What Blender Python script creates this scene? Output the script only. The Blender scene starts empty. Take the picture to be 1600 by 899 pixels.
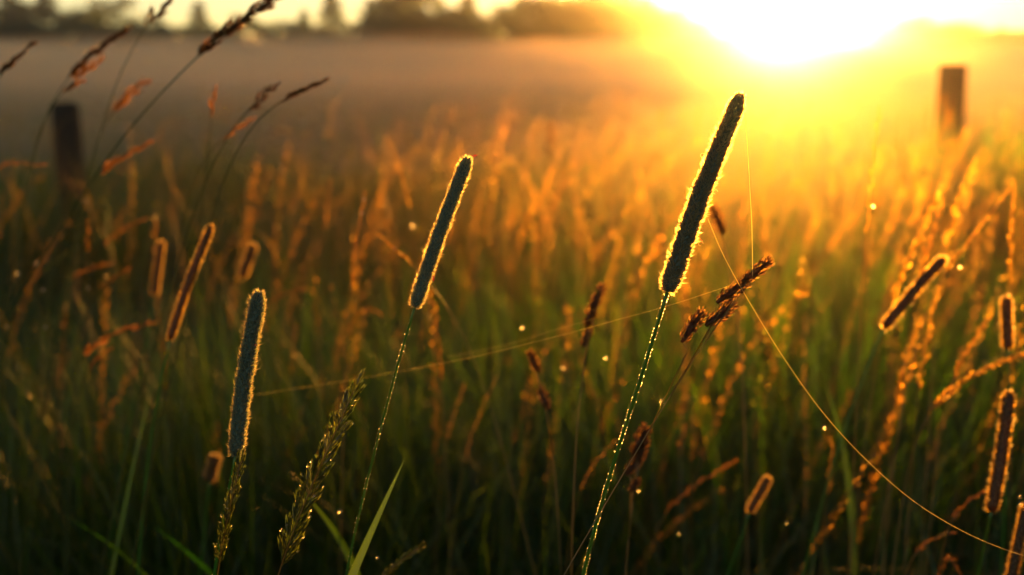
import bpy, math, random
import numpy as np
from mathutils import Vector
rng = np.random.default_rng(7); random.seed(7)
sc = bpy.context.scene
COL = sc.collection

# ------------------------------------------------------------------ camera
FPX = 1778.0                      # 40 mm on a 36 mm sensor, for the 1600 px wide photograph
HOR = 100.0                       # row of the horizon
CAM_Z = 1.10
PITCH = math.atan((449.5 - HOR) / FPX)
FOCUS = 0.58
cam = bpy.data.cameras.new('camera'); camo = bpy.data.objects.new('camera', cam); COL.objects.link(camo)
camo.location = (0, 0, CAM_Z); camo.rotation_euler = (math.pi/2 - PITCH, 0, 0)
cam.sensor_width = 36; cam.lens = 40; cam.clip_start = 0.02; cam.clip_end = 6000
cam.dof.use_dof = True; cam.dof.focus_distance = FOCUS; cam.dof.aperture_fstop = 5.6; cam.dof.aperture_blades = 0
sc.camera = camo
FWD = np.array([0, math.cos(PITCH), -math.sin(PITCH)]); UP = np.array([0, math.sin(PITCH), math.cos(PITCH)])
def P(px, py, d):
    """point of the place seen at photo pixel (px, py), d metres in front of the camera"""
    return np.array([0, 0, CAM_Z]) + d*(FWD + np.array([1, 0, 0])*(px-800)/FPX + UP*(449.5-py)/FPX)

# ------------------------------------------------------------------ sun and sky
sd = P(1228, 46, 1.0) - np.array([0, 0, CAM_Z]); sd /= np.linalg.norm(sd)
EL = math.asin(sd[2]); AZ = math.atan2(sd[0], sd[1])
sl = bpy.data.lights.new('sun', 'SUN'); slo = bpy.data.objects.new('sun', sl); COL.objects.link(slo)
sl.energy = 5.0; sl.angle = math.radians(0.5); sl.color = (1.0, 0.40, 0.05)
slo.rotation_euler = Vector(sd).to_track_quat('Z', 'Y').to_euler(); slo.location = (20, 60, 30)
w = bpy.data.worlds.new('World'); sc.world = w; w.use_nodes = True
nt = w.node_tree; bg = nt.nodes['Background']
sky = nt.nodes.new('ShaderNodeTexSky'); sky.sky_type = 'NISHITA'; sky.sun_disc = False
sky.sun_elevation = EL; sky.sun_rotation = AZ; sky.dust_density = 0.15; sky.air_density = 0.6; sky.ozone_density = 0.3
nt.links.new(sky.outputs[0], bg.inputs['Color']); bg.inputs['Strength'].default_value = 0.033
sc.view_settings.view_transform = 'Standard'; sc.view_settings.look = 'None'; sc.view_settings.gamma = 1
sc.view_settings.exposure = 2.45
cy = sc.cycles
cy.max_bounces = 7; cy.diffuse_bounces = 3; cy.glossy_bounces = 2; cy.transmission_bounces = 6; cy.volume_bounces = 2
cy.transparent_max_bounces = 8; cy.caustics_reflective = False; cy.caustics_refractive = False
cy.sample_clamp_indirect = 40; cy.sample_clamp_direct = 0; cy.use_denoising = True
try: cy.denoiser = 'OPENIMAGEDENOISE'
except Exception: pass

# ------------------------------------------------------------------ materials
def new_mat(name):
    m = bpy.data.materials.new(name); m.use_nodes = True; n = m.node_tree; n.nodes.clear()
    return m, n, n.nodes.new('ShaderNodeOutputMaterial')
def leafy(name, c1, c2, trans=0.5, gloss=0.06, rough=0.4, scale=40, tint=None, fwd=.3):
    """thin plant tissue: diffuse and translucent, a little gloss, colour varied by noise and per object"""
    m, n, out = new_mat(name); L = n.links
    tc = n.nodes.new('ShaderNodeTexCoord'); nz = n.nodes.new('ShaderNodeTexNoise'); nz.inputs['Scale'].default_value = scale
    nz.inputs['Detail'].default_value = 3
    L.new(tc.outputs['Object'], nz.inputs['Vector'])
    oi = n.nodes.new('ShaderNodeObjectInfo')
    ad = n.nodes.new('ShaderNodeMath'); ad.operation = 'MULTIPLY_ADD'; ad.inputs[1].default_value = 0.35
    L.new(oi.outputs['Random'], ad.inputs[0]); L.new(nz.outputs['Fac'], ad.inputs[2])
    mr = n.nodes.new('ShaderNodeMapRange'); mr.inputs['From Min'].default_value = 0.42; mr.inputs['From Max'].default_value = 0.9
    L.new(ad.outputs[0], mr.inputs['Value'])
    mx = n.nodes.new('ShaderNodeMix'); mx.data_type = 'RGBA'
    mx.inputs['A'].default_value = (*c1, 1); mx.inputs['B'].default_value = (*c2, 1)
    L.new(mr.outputs['Result'], mx.inputs['Factor'])
    d = n.nodes.new('ShaderNodeBsdfDiffuse'); t = n.nodes.new('ShaderNodeBsdfTranslucent'); g = n.nodes.new('ShaderNodeBsdfGlossy')
    g.inputs['Roughness'].default_value = rough; g.inputs['Color'].default_value = (.9, .9, .85, 1)
    L.new(mx.outputs['Result'], d.inputs['Color'])
    tm = n.nodes.new('ShaderNodeMix'); tm.data_type = 'RGBA'; tm.blend_type = 'MULTIPLY'; tm.inputs['Factor'].default_value = 1
    tm.inputs['B'].default_value = (*(tint or (1.2, 1.4, .4)), 1)
    L.new(mx.outputs['Result'], tm.inputs['A']); L.new(tm.outputs['Result'], t.inputs['Color'])
    a = n.nodes.new('ShaderNodeMixShader'); a.inputs[0].default_value = trans
    L.new(d.outputs[0], a.inputs[1]); L.new(t.outputs[0], a.inputs[2])
    if trans > .3:                                                   # thin tissue passes much of the light on nearly straight
        rf = n.nodes.new('ShaderNodeBsdfRefraction'); rf.inputs['IOR'].default_value = 1.35; rf.inputs['Roughness'].default_value = .75
        L.new(tm.outputs['Result'], rf.inputs['Color']); e = n.nodes.new('ShaderNodeMixShader'); e.inputs[0].default_value = fwd
        L.new(a.outputs[0], e.inputs[1]); L.new(rf.outputs[0], e.inputs[2]); a = e
    b = n.nodes.new('ShaderNodeMixShader'); b.inputs[0].default_value = gloss
    L.new(a.outputs[0], b.inputs[1]); L.new(g.outputs[0], b.inputs[2]); L.new(b.outputs[0], out.inputs['Surface'])
    return m
M = {}
M['leaf'] = leafy('leaf_green', (.014, .085, .003), (.060, .115, .004), .45, .06, .35, 9, (1.4, 1.3, .3), .26)
M['dryleaf'] = leafy('leaf_dry', (.12, .10, .025), (.22, .15, .05), .5, .05, .4, 9)
M['stem'] = leafy('stem_green', (.05, .2, .03), (.09, .22, .03), .25, .07, .3, 60)
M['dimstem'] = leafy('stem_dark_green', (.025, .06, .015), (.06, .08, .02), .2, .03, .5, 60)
M['drystem'] = leafy('stem_straw', (.13, .11, .035), (.24, .17, .06), .35, .08, .35, 20)
M['timothy'] = leafy('timothy_glume', (.24, .36, .33), (.46, .52, .43), .4, .05, .4, 400, (1.8, 1.6, 1.1))
M['timothywarm'] = leafy('timothy_glume_warm', (.34, .33, .24), (.56, .52, .36), .4, .05, .4, 400, (1.8, 1.6, 1.1))  # paler, warmer glume tone, used on the largest head only
M['core'] = leafy('timothy_core', (.08, .15, .14), (.14, .2, .18), .0, .03, .5, 300)
M['bristle'] = leafy('timothy_bristle', (.46, .40, .28), (.66, .58, .42), .68, .08, .35, 300, (1.3, 1.25, 1.0))
M['brown'] = leafy('seed_brown', (.20, .11, .02), (.34, .20, .035), .65, .05, .4, 120, (1.9, 1.6, .8))
M['straw'] = leafy('seed_straw', (.26, .17, .035), (.42, .28, .06), .65, .06, .35, 60, (1.8, 1.6, .8))
M['russet'] = leafy('seed_russet', (.20, .11, .035), (.30, .17, .055), .5, .05, .4, 60, (1.8, 1.5, .8), .2)
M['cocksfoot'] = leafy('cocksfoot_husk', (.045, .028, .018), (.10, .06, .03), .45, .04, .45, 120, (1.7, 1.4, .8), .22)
M['greenseed'] = leafy('seed_green', (.07, .12, .035), (.16, .15, .05), .5, .08, .3, 200)
M['anther'] = leafy('anther_red', (.35, .03, .03), (.45, .06, .05), .4, .1, .4, 200, (1.2, .9, .9))
M['silk'] = leafy('spider_silk', (.70, .60, .34), (.8, .68, .4), .6, .12, .25, 200, (1.1, 1.2, .8))
M['crown'] = leafy('tree_foliage', (.03, .05, .02), (.07, .085, .03), .4, .02, .5, .6)
M['trunk'] = leafy('tree_bark', (.07, .05, .035), (.11, .08, .06), 0, .02, .6, 3)
# dew: water drops with a slightly scattering surface
m, n, out = new_mat('dew_water'); L = n.links
r = n.nodes.new('ShaderNodeBsdfRefraction'); r.inputs['IOR'].default_value = 1.33; r.inputs['Roughness'].default_value = .45
tr_ = n.nodes.new('ShaderNodeBsdfTransparent'); gl_ = n.nodes.new('ShaderNodeBsdfGlossy'); gl_.inputs['Roughness'].default_value = .12
x1 = n.nodes.new('ShaderNodeMixShader'); x1.inputs[0].default_value = .5; L.new(r.outputs[0], x1.inputs[1]); L.new(tr_.outputs[0], x1.inputs[2])
x2 = n.nodes.new('ShaderNodeMixShader'); x2.inputs[0].default_value = .08; L.new(x1.outputs[0], x2.inputs[1]); L.new(gl_.outputs[0], x2.inputs[2])
L.new(x2.outputs[0], out.inputs['Surface']); M['dew'] = m
# soil / short turf
m, n, out = new_mat('meadow_ground'); L = n.links
tc = n.nodes.new('ShaderNodeTexCoord'); nz = n.nodes.new('ShaderNodeTexNoise'); nz.inputs['Scale'].default_value = .35; nz.inputs['Detail'].default_value = 8
L.new(tc.outputs['Object'], nz.inputs['Vector'])
cr = n.nodes.new('ShaderNodeValToRGB'); cr.color_ramp.elements[0].position = .35; cr.color_ramp.elements[1].position = .7
cr.color_ramp.elements[0].color = (.03, .05, .015, 1); cr.color_ramp.elements[1].color = (.11, .10, .035, 1)
L.new(nz.outputs['Fac'], cr.inputs[0]); p = n.nodes.new('ShaderNodeBsdfPrincipled'); p.inputs['Roughness'].default_value = .9
L.new(cr.outputs[0], p.inputs['Base Color']); bp = n.nodes.new('ShaderNodeBump'); bp.inputs['Distance'].default_value = .1
n2 = n.nodes.new('ShaderNodeTexNoise'); n2.inputs['Scale'].default_value = 12; L.new(tc.outputs['Object'], n2.inputs['Vector'])
L.new(n2.outputs['Fac'], bp.inputs['Height']); L.new(bp.outputs[0], p.inputs['Normal']); L.new(p.outputs[0], out.inputs['Surface']); M['ground'] = m
# weathered post wood
m, n, out = new_mat('weathered_wood'); L = n.links
tc = n.nodes.new('ShaderNodeTexCoord'); mp = n.nodes.new('ShaderNodeMapping'); mp.inputs['Scale'].default_value = (60, 60, 4)
nz = n.nodes.new('ShaderNodeTexNoise'); nz.inputs['Detail'].default_value = 6; L.new(tc.outputs['Object'], mp.inputs[0]); L.new(mp.outputs[0], nz.inputs['Vector'])
cr = n.nodes.new('ShaderNodeValToRGB'); cr.color_ramp.elements[0].color = (.025, .02, .02, 1); cr.color_ramp.elements[1].color = (.09, .075, .065, 1)
L.new(nz.outputs['Fac'], cr.inputs[0]); p = n.nodes.new('ShaderNodeBsdfPrincipled'); p.inputs['Roughness'].default_value = .95; p.inputs['Specular IOR Level'].default_value = .1
bp = n.nodes.new('ShaderNodeBump'); bp.inputs['Distance'].default_value = .004; L.new(nz.outputs['Fac'], bp.inputs['Height'])
L.new(bp.outputs[0], p.inputs['Normal']); L.new(cr.outputs[0], p.inputs['Base Color']); L.new(p.outputs[0], out.inputs['Surface']); M['wood'] = m

# ------------------------------------------------------------------ mesh helpers (numpy)
def norm(a): return a / np.maximum(np.linalg.norm(a, axis=-1, keepdims=True), 1e-9)
class MB:
    def __init__(s): s.v = []; s.t = []; s.q = []; s.n = 0
    def add(s, v, t=None, q=None):
        v = np.asarray(v, float).reshape(-1, 3)
        if t is not None and len(t): s.t.append(np.asarray(t, np.int64).reshape(-1, 3) + s.n)
        if q is not None and len(q): s.q.append(np.asarray(q, np.int64).reshape(-1, 4) + s.n)
        s.v.append(v); s.n += len(v); return s
    def mesh(s, name, mat, origin=(0, 0, 0), smooth=False):
        me = bpy.data.meshes.new(name); v = np.concatenate(s.v) - np.asarray(origin)
        t = np.concatenate(s.t) if s.t else np.zeros((0, 3), np.int64); q = np.concatenate(s.q) if s.q else np.zeros((0, 4), np.int64)
        me.vertices.add(len(v)); me.vertices.foreach_set('co', v.astype(np.float32).ravel())
        loops = np.concatenate([t.ravel(), q.ravel()]).astype(np.int32)
        me.loops.add(len(loops)); me.loops.foreach_set('vertex_index', loops)
        me.polygons.add(len(t)+len(q))
        starts = np.concatenate([np.arange(len(t))*3, len(t)*3 + np.arange(len(q))*4]).astype(np.int32)
        me.polygons.foreach_set('loop_start', starts)
        if smooth: me.polygons.foreach_set('use_smooth', np.ones(len(t)+len(q), bool))
        me.materials.append(M[mat]); me.update(calc_edges=True); me.validate(); return me
    def obj(s, name, mat, parent=None, origin=(0, 0, 0), smooth=False):
        o = bpy.data.objects.new(name, s.mesh(name, mat, origin, smooth)); COL.objects.link(o)
        if parent: o.parent = parent
        else: o.location = origin
        return o
def frames(T):
    T = norm(T); ref = np.where(np.abs(T[:, 2:3]) > .9, np.array([[1., 0, 0]]), np.array([[0, 0, 1.]]))
    U = norm(np.cross(ref, T)); return U, np.cross(T, U)
def spikes(mb, base, d, length, width, mid=.4):
    """N small pointed husks or hairs: thin folded sheets, as glumes and awns are"""
    N = len(base); d = norm(d); U, V = frames(d); length = np.broadcast_to(np.asarray(length, float).reshape(-1, 1), (N, 1)); width = np.broadcast_to(np.asarray(width, float).reshape(-1, 1), (N, 1))
    a = rng.uniform(0, 6.283, (N, 1)); A = U*np.cos(a)+V*np.sin(a); B = np.cross(d, A); c = base + d*length*mid
    v = np.stack([base, c+A*width*.5, base+d*length, c-A*width*.5, c+B*width*.22], 1).reshape(-1, 3)
    f = np.array([[0, 1, 4], [1, 2, 4], [2, 3, 4], [3, 0, 4]])
    mb.add(v, (np.arange(N)[:, None, None]*5 + f[None]).reshape(-1, 3)); return mb
def spline(pts, n):
    """Catmull-Rom through pts, n samples"""
    pts = np.asarray(pts, float)
    if len(pts) == 2: s = np.linspace(0, 1, n)[:, None]; return pts[0]*(1-s) + pts[1]*s
    p = np.vstack([2*pts[0]-pts[1], pts, 2*pts[-1]-pts[-2]]); m = len(pts)-1; u = np.linspace(0, m-1e-6, n); i = u.astype(int); t = (u-i)[:, None]
    a, b, c, d = p[i], p[i+1], p[i+2], p[i+3]
    return .5*(2*b + (c-a)*t + (2*a-5*b+4*c-d)*t*t + (3*b-a-3*c+d)*t**3)
def tube(mb, pts, r, sides=6, cap=True):
    pts = np.asarray(pts, float); n = len(pts); r = np.broadcast_to(np.asarray(r, float), (n,))
    T = norm(np.gradient(pts, axis=0)); U = np.zeros_like(T); u = frames(T[:1])[0][0]
    for i in range(n):
        u = u - T[i]*np.dot(u, T[i]); u /= np.linalg.norm(u); U[i] = u
    V = np.cross(T, U); a = np.arange(sides)*2*math.pi/sides
    v = pts[:, None] + (U[:, None]*np.cos(a)[None, :, None] + V[:, None]*np.sin(a)[None, :, None])*r[:, None, None]
    i = np.arange(n-1)[:, None]*sides; j = np.arange(sides)[None]; k = (j+1) % sides
    q = np.stack([i+j, i+k, i+sides+k, i+sides+j], -1).reshape(-1, 4)
    t = []
    vv = v.reshape(-1, 3)
    if cap:
        vv = np.vstack([vv, pts[0], pts[-1]]); b = n*sides
        for s_ in range(sides): t += [[b, (s_+1) % sides, s_], [b+1, b-sides+s_, b-sides+(s_+1) % sides]]
    return mb.add(vv, t, q)
def ribbons(mb, root, az, h, lean, width, segs=4, curl=1.0):
    """N grass leaves: root (N,3), azimuth, height, lean outwards (m), width; bent ribbons"""
    N = len(root); s = np.linspace(0, 1, segs+1)[None, :, None]
    dirn = np.stack([np.cos(az), np.sin(az), 0*az], -1)[:, None]
    tw = az + rng.normal(1.57, .5, N); side = np.stack([np.cos(tw), np.sin(tw), 0*az], -1)[:, None]
    hh = h[:, None, None]; ll = lean[:, None, None]; cu = np.broadcast_to(np.asarray(curl), (N,))[:, None, None]
    c = root[:, None] + dirn*ll*s**2 + np.array([0, 0, 1.])*hh*(s - .32*cu*s**3*np.clip(ll/hh*1.6, 0, 1))
    wd = width[:, None, None]*np.clip(1.15*(1-s)**.6, .04, 1)*np.minimum(1, .5+s*2)
    v = np.stack([c - side*wd/2, c + side*wd/2], 2).reshape(-1, 3)
    k = np.arange(segs)*2; f = np.stack([k, k+1, k+3, k+2], -1)
    q = (np.arange(N)[:, None, None]*(segs+1)*2 + f[None]).reshape(-1, 4)
    mb.add(v, None, q); return mb
ICO = None
def drops(mb, cen, rad):
    """small water drops (20-face balls)"""
    global ICO
    if ICO is None:
        p = (1+5**.5)/2; v = norm(np.array([[-1, p, 0], [1, p, 0], [-1, -p, 0], [1, -p, 0], [0, -1, p], [0, 1, p], [0, -1, -p], [0, 1, -p], [p, 0, -1], [p, 0, 1], [-p, 0, -1], [-p, 0, 1]]))
        f = np.array([[0, 11, 5], [0, 5, 1], [0, 1, 7], [0, 7, 10], [0, 10, 11], [1, 5, 9], [5, 11, 4], [11, 10, 2], [10, 7, 6], [7, 1, 8], [3, 9, 4], [3, 4, 2], [3, 2, 6], [3, 6, 8], [3, 8, 9], [4, 9, 5], [2, 4, 11], [6, 2, 10], [8, 6, 7], [9, 8, 1]])
        ICO = (v, f)
    cen = np.asarray(cen).reshape(-1, 3); N = len(cen); rad = np.broadcast_to(np.asarray(rad, float), (N,))
    mb.add((cen[:, None] + ICO[0][None]*rad[:, None, None]).reshape(-1, 3), (np.arange(N)[:, None, None]*12 + ICO[1][None]).reshape(-1, 3)); return mb

# ------------------------------------------------------------------ things
def thing(name, label, cat, loc=(0, 0, 0), group=None):
    o = bpy.data.objects.new(name, None); COL.objects.link(o); o.location = loc; o.empty_display_size = .05
    o['label'] = label; o['category'] = cat
    if group: o['group'] = group
    return o
def tag(o, label=None, cat=None, group=None, kind=None):
    for k, x in (('label', label), ('category', cat), ('group', group), ('kind', kind)):
        if x: o[k] = x
    return o
def copy_thing(src, loc, rot, scale, label=None, group=None):
    r = src.copy(); COL.objects.link(r); r.location = loc; r.rotation_euler = rot; r.scale = (scale,)*3
    if label: r['label'] = label
    if group: r['group'] = group
    for ch in src.children:
        c = ch.copy(); COL.objects.link(c); c.parent = r
    return r

# ------------------------------------------------------------------ setting: ground, haze
def sheet(name, x0, x1, y0, y1, nx, ny, zf, mat):
    X, Y = np.meshgrid(np.linspace(x0, x1, nx), np.linspace(y0, y1, ny)); Z = zf(X, Y)
    v = np.stack([X, Y, Z], -1).reshape(-1, 3); i = (np.arange(ny-1)[:, None]*nx + np.arange(nx-1)[None])
    return MB().add(v, None, np.stack([i, i+1, i+nx+1, i+nx], -1).reshape(-1, 4)).obj(name, mat, smooth=True)
tag(sheet('ground', -300, 300, -60, 168, 240, 120, lambda X, Y: .03*np.sin(X*.7)*np.cos(Y*.5) - .03, 'ground'), kind='structure')
TREE_D = 120.0
def volume_mat(name, dens, aniso, col):
    m, n, out = new_mat(name); pv = n.nodes.new('ShaderNodeVolumePrincipled')
    pv.inputs['Density'].default_value = dens; pv.inputs['Anisotropy'].default_value = aniso; pv.inputs['Color'].default_value = (*col, 1)
    n.links.new(pv.outputs[0], out.inputs['Volume']); M[name] = m
def box(mb, lo, hi):
    v = [[x, y, z] for z in (lo[2], hi[2]) for y in (lo[1], hi[1]) for x in (lo[0], hi[0])]
    return mb.add(v, None, [[0, 2, 3, 1], [4, 5, 7, 6], [0, 1, 5, 4], [2, 6, 7, 3], [0, 4, 6, 2], [1, 3, 7, 5]])
HAZE_D, HAZE_G, MIST_D, MIST_G = .0010, .955, .034, .70
volume_mat('haze_air', HAZE_D, HAZE_G, (.97, .95, .93))
volume_mat('mist_air', MIST_D, MIST_G, (1, .74, .50))  # warm sunlight put into the scattering colour, since trees shade this bank
tag(box(MB(), (-305, -65, -1.2), (305, 170, 13.5)).obj('haze', 'haze_air'), kind='stuff', label='golden evening haze over the whole meadow')

# mist lying low over the mown meadow beyond the fence: a closed, gently domed bank
def mist_bank(x0, x1, y0, y1, top, lo, mat, lab, ph=0):
    nx, ny = 60, 40; X, Y = np.meshgrid(np.linspace(x0, x1, nx), np.linspace(y0, y1, ny))
    u = (X-x0)/(x1-x0); v = (Y-y0)/(y1-y0); e = np.clip(np.minimum(u, 1-u)*6, 0, 1)*np.clip(np.minimum(v*7, (1-v)*12), 0, 1)
    Z = -.45 + (np.minimum(top, lo+.022*Y)+.45)*np.sqrt(np.clip(e, 0, 1))*(1 + .16*np.sin(X*.16+1+ph)*np.cos(Y*.11+ph)+.10*np.sin(X*.37+Y*.2+ph))
    Z = np.where(e <= 0, -.45, Z); B = np.full_like(Z, -.5)
    vt = np.stack([X, Y, Z], -1).reshape(-1, 3); vb = np.stack([X, Y, B], -1).reshape(-1, 3); n = nx*ny
    i = (np.arange(ny-1)[:, None]*nx + np.arange(nx-1)[None]).reshape(-1)
    q = [np.stack([i, i+1, i+nx+1, i+nx], -1), np.stack([i, i+nx, i+nx+1, i+1], -1)+n]
    a = np.arange(nx-1); b = a+(ny-1)*nx; c = np.arange(ny-1)*nx; d = c+nx-1
    q += [np.stack([a, a+n, a+1+n, a+1], -1), np.stack([b, b+1, b+1+n, b+n], -1), np.stack([c, c+nx, c+nx+n, c+n], -1), np.stack([d, d+n, d+nx+n, d+nx], -1)]
    tag(MB().add(np.vstack([vt, vb]), None, np.vstack(q)).obj('mist_bank', mat, smooth=False), kind='stuff', label=lab)
mist_bank(-110, 110, 6.5, 114, 2.6, .65, 'mist_air', 'low mist lying over the field below the treeline')
volume_mat('thin_mist_air', .010, .75, (1, .74, .50))  # the same warm light tinted into the upper mist's colour
volume_mat('glow_mist_air', .0095, .85, (1, .78, .50))  # thin volume added to lay an amber glow over the near grass
mist_bank(-9, 9, .95, 9.5, .92, .90, 'glow_mist_air', 'thin mist added for an amber glow over the near meadow grass', 4.0)
mist_bank(-125, 125, 9, 150, 5.2, 1.0, 'thin_mist_air', 'thin upper mist drifting around the feet of the trees', 2.0)

# ------------------------------------------------------------------ trees along the far edge of the field
def leaf_cards(mb, cen, size):
    N = len(cen); d = norm(rng.normal(size=(N, 3))); U, V = frames(d); a = rng.uniform(0, 6.28, (N, 1)); A = U*np.cos(a)+V*np.sin(a); B = np.cross(d, A)
    s = (size*rng.uniform(.6, 1.4, N))[:, None]
    v = np.stack([cen-A*s*.6, cen+B*s*.45, cen+A*s*.6, cen-B*s*.45], 1).reshape(-1, 3)
    mb.add(v, None, np.arange(N*4).reshape(-1, 4))
def tree_meshes(kind, seed):
    r = np.random.default_rng(seed); cr = MB(); tr = MB()
    if kind == 'conifer':
        tube(tr, spline([[0, 0, -.02], [.004, 0, .5], [0, .003, .985]], 8), np.linspace(.022, .003, 8), 6)
        C = []
        for i in range(46):
            h = .10 + .88*i/46; R = .27*(1-h)**.85*r.uniform(.75, 1.2)+.01
            for k in range(7):
                a = r.uniform(0, 6.28); n = 9; s = np.sqrt(r.uniform(.02, 1, n))
                C.append(np.stack([np.cos(a)*R*s, np.sin(a)*R*s, h - R*s*.35 + r.normal(0, .006, n)], -1) + r.normal(0, .008, (n, 3)))
            tube(tr, [[0, 0, h], [math.cos(a)*R*.9, math.sin(a)*R*.9, h-R*.25]], [.004, .001], 3)
        leaf_cards(cr, np.concatenate(C), .022)
    else:
        wide = {'broadleaf': .46, 'bush': .60}[kind]; base = {'broadleaf': .30, 'bush': .08}[kind]
        tube(tr, spline([[0, 0, -.02], [.01, 0, .3], [-.01, .01, .7]], 8), np.linspace(.03, .008, 8), 6)
        C = []
        for i in range(34 if kind != 'bush' else 60):
            h = r.uniform(base, .95); rr = wide*math.sqrt(max(.03, 1-((h-.5*(base+.9))/(.5*(1-base)+.08))**2))*r.uniform(.15, 1.0); a = r.uniform(0, 6.28)
            c = np.array([math.cos(a)*rr, math.sin(a)*rr, h]); n = 75; C.append(c + r.normal(0, 1, (n, 3))*np.array([.055, .055, .04]))
            if i < 12: tube(tr, spline([[0, 0, h*.5], c*[.5, .5, 0]+[0, 0, h*.85], c], 5), np.linspace(.010, .002, 5), 3)
        cc = np.concatenate(C); cc[:, 2] = np.clip(cc[:, 2], .02, 1.0); leaf_cards(cr, cc, .034)
    return cr.mesh('crown', 'crown'), tr.mesh('trunk', 'trunk')
TK = {k: [tree_meshes(k, 50+i*7+len(k)) for i in range(n)] for k, n in (('conifer', 4), ('broadleaf', 4), ('bush', 4))}
def tree(kind, px, ytop, D, label, group, name, wide=1.0):
    if px < 1100: ytop += (9 + random.uniform(-10, 10)) if kind == 'bush' else -9
    x = (px-800)/FPX*D*1.02; h = CAM_Z + (HOR-ytop)/FPX*D
    o = thing(name, label, 'bush' if kind == 'bush' else 'tree', (x, D, 0), group); o.scale = (h*wide, h*wide, h); o.rotation_euler.z = random.uniform(0, 6.28)
    for part, me in zip(('crown', 'trunk'), random.choice(TK[kind])):
        c = bpy.data.objects.new(part, me); COL.objects.link(c); c.parent = o
def zone(px):
    return next(t for lim, t in ((60, 'under the far left corner of the treeline'), (250, 'under the dark spruces on the left'), (420, 'behind the drooping panicles at upper left'), (570, 'under the lone slender spruce'),
        (700, 'under the dense dark clump left of centre'), (800, 'under the pointed centre spruce'), (980, 'under the big golden mound of trees'), (1150, 'just left of the sun'), (1320, 'directly under the sun'),
        (1470, 'just right of the sun'), (9999, 'behind the right-hand fence post')) if px < lim)
SK = [(-70, 22, 'broadleaf', ''), (12, -14, 'conifer', 'dark spruce at the far left edge of the treeline'), (60, 18, 'broadleaf', 'rounded dark tree in the left corner of the treeline'),
      (54, -30, 'conifer', 'tall dark spruce, top out of frame, at the left end of the treeline'), (106, -16, 'conifer', 'narrow dark spruce right of the tallest left-hand spruces'),
      (150, 26, 'broadleaf', 'low tree between the left spruces and the first rounded treetop'),
      (190, 10, 'broadleaf', 'rounded treetop behind the left drooping grass panicles'), (262, 42, 'bush', ''), (332, 12, 'conifer', 'small spruce point above the mist left of the sloping panicle'),
      (395, 36, 'broadleaf', ''), (455, 44, 'bush', ''), (490, 26, 'conifer', 'tiny spruce point left of the lone slender spruce'), (532, -6, 'conifer', 'lone slender spruce standing between two pale gaps of sky'),
      (590, 8, 'conifer', 'left spruce of the dense dark clump in the treeline'), (612, -14, 'conifer', 'tallest spruce of the dense dark clump left of centre'), (640, -4, 'broadleaf', 'broad tree filling the dense dark clump left of centre'),
      (665, 18, 'broadleaf', 'right shoulder of the dense dark clump left of centre'), (706, 26, 'broadleaf', 'low broad tree just left of the pointed centre spruce'), (733, -6, 'conifer', 'pointed spruce rising from a broad mound of trees near centre'),
      (752, 38, 'broadleaf', ''), (815, 34, 'broadleaf', ''), (840, 12, 'broadleaf', 'left slope tree of the big golden mound of trees'), (872, 0, 'broadleaf', 'wide golden tree left of the mound top'),
      (915, -10, 'broadleaf', 'highest rounded tree on the golden mound left of the sun'), (955, 2, 'broadleaf', 'golden tree right of the mound top'), (1000, 6, 'conifer', 'small golden spruce between the mound and the sun'),
      (1030, 34, 'broadleaf', ''), (1080, 42, 'broadleaf', ''), (1130, 55, 'bush', ''), (1330, 56, 'bush', ''), (1365, 40, 'broadleaf', 'rounded tree washed out by glare just right of the sun'),
      (1410, 28, 'broadleaf', 'tallest pale yellow tree right of the sun'), (1450, 40, 'broadleaf', ''), (1492, 44, 'bush', ''), (1530, 42, 'conifer', 'pale spruce point above the right-hand post'),
      (1555, 50, 'bush', ''), (1585, 36, 'conifer', 'pale orange spruce at the right edge of the treeline'), (1650, 30, 'broadleaf', '')]
for i, (px, yt, kind, lab) in enumerate(SK):
    nm = {'conifer': 'spruce_tree', 'broadleaf': 'deciduous_tree', 'bush': 'bush'}[kind]
    if lab: tree(kind, px, yt, TREE_D + random.uniform(-4, 6), lab, 'trees along the far edge of the field', nm, 1.5 if kind == 'conifer' else 1.35)
    else: tree(kind, px, yt, TREE_D + random.uniform(-4, 6), 'low growth in a dip of the treeline ' + zone(px), 'dip growth ' + zone(px), nm, 1.1)
for px in range(-280, 1900, 36):
    yt = random.uniform(*next(t for lim, t in ((250, (16, 34)), (570, (34, 46)), (760, (14, 32)), (815, (36, 46)), (1050, (4, 26)), (1145, (34, 46)), (1330, (62, 72)), (1460, (36, 44)), (9999, (42, 52))) if px < lim))
    tree('bush', px + random.uniform(-10, 10), yt, TREE_D + random.uniform(-8, -4), 'hazy shrub in the hedge ' + zone(px), 'hedge shrubs ' + zone(px), 'bush', 1.5)
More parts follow.
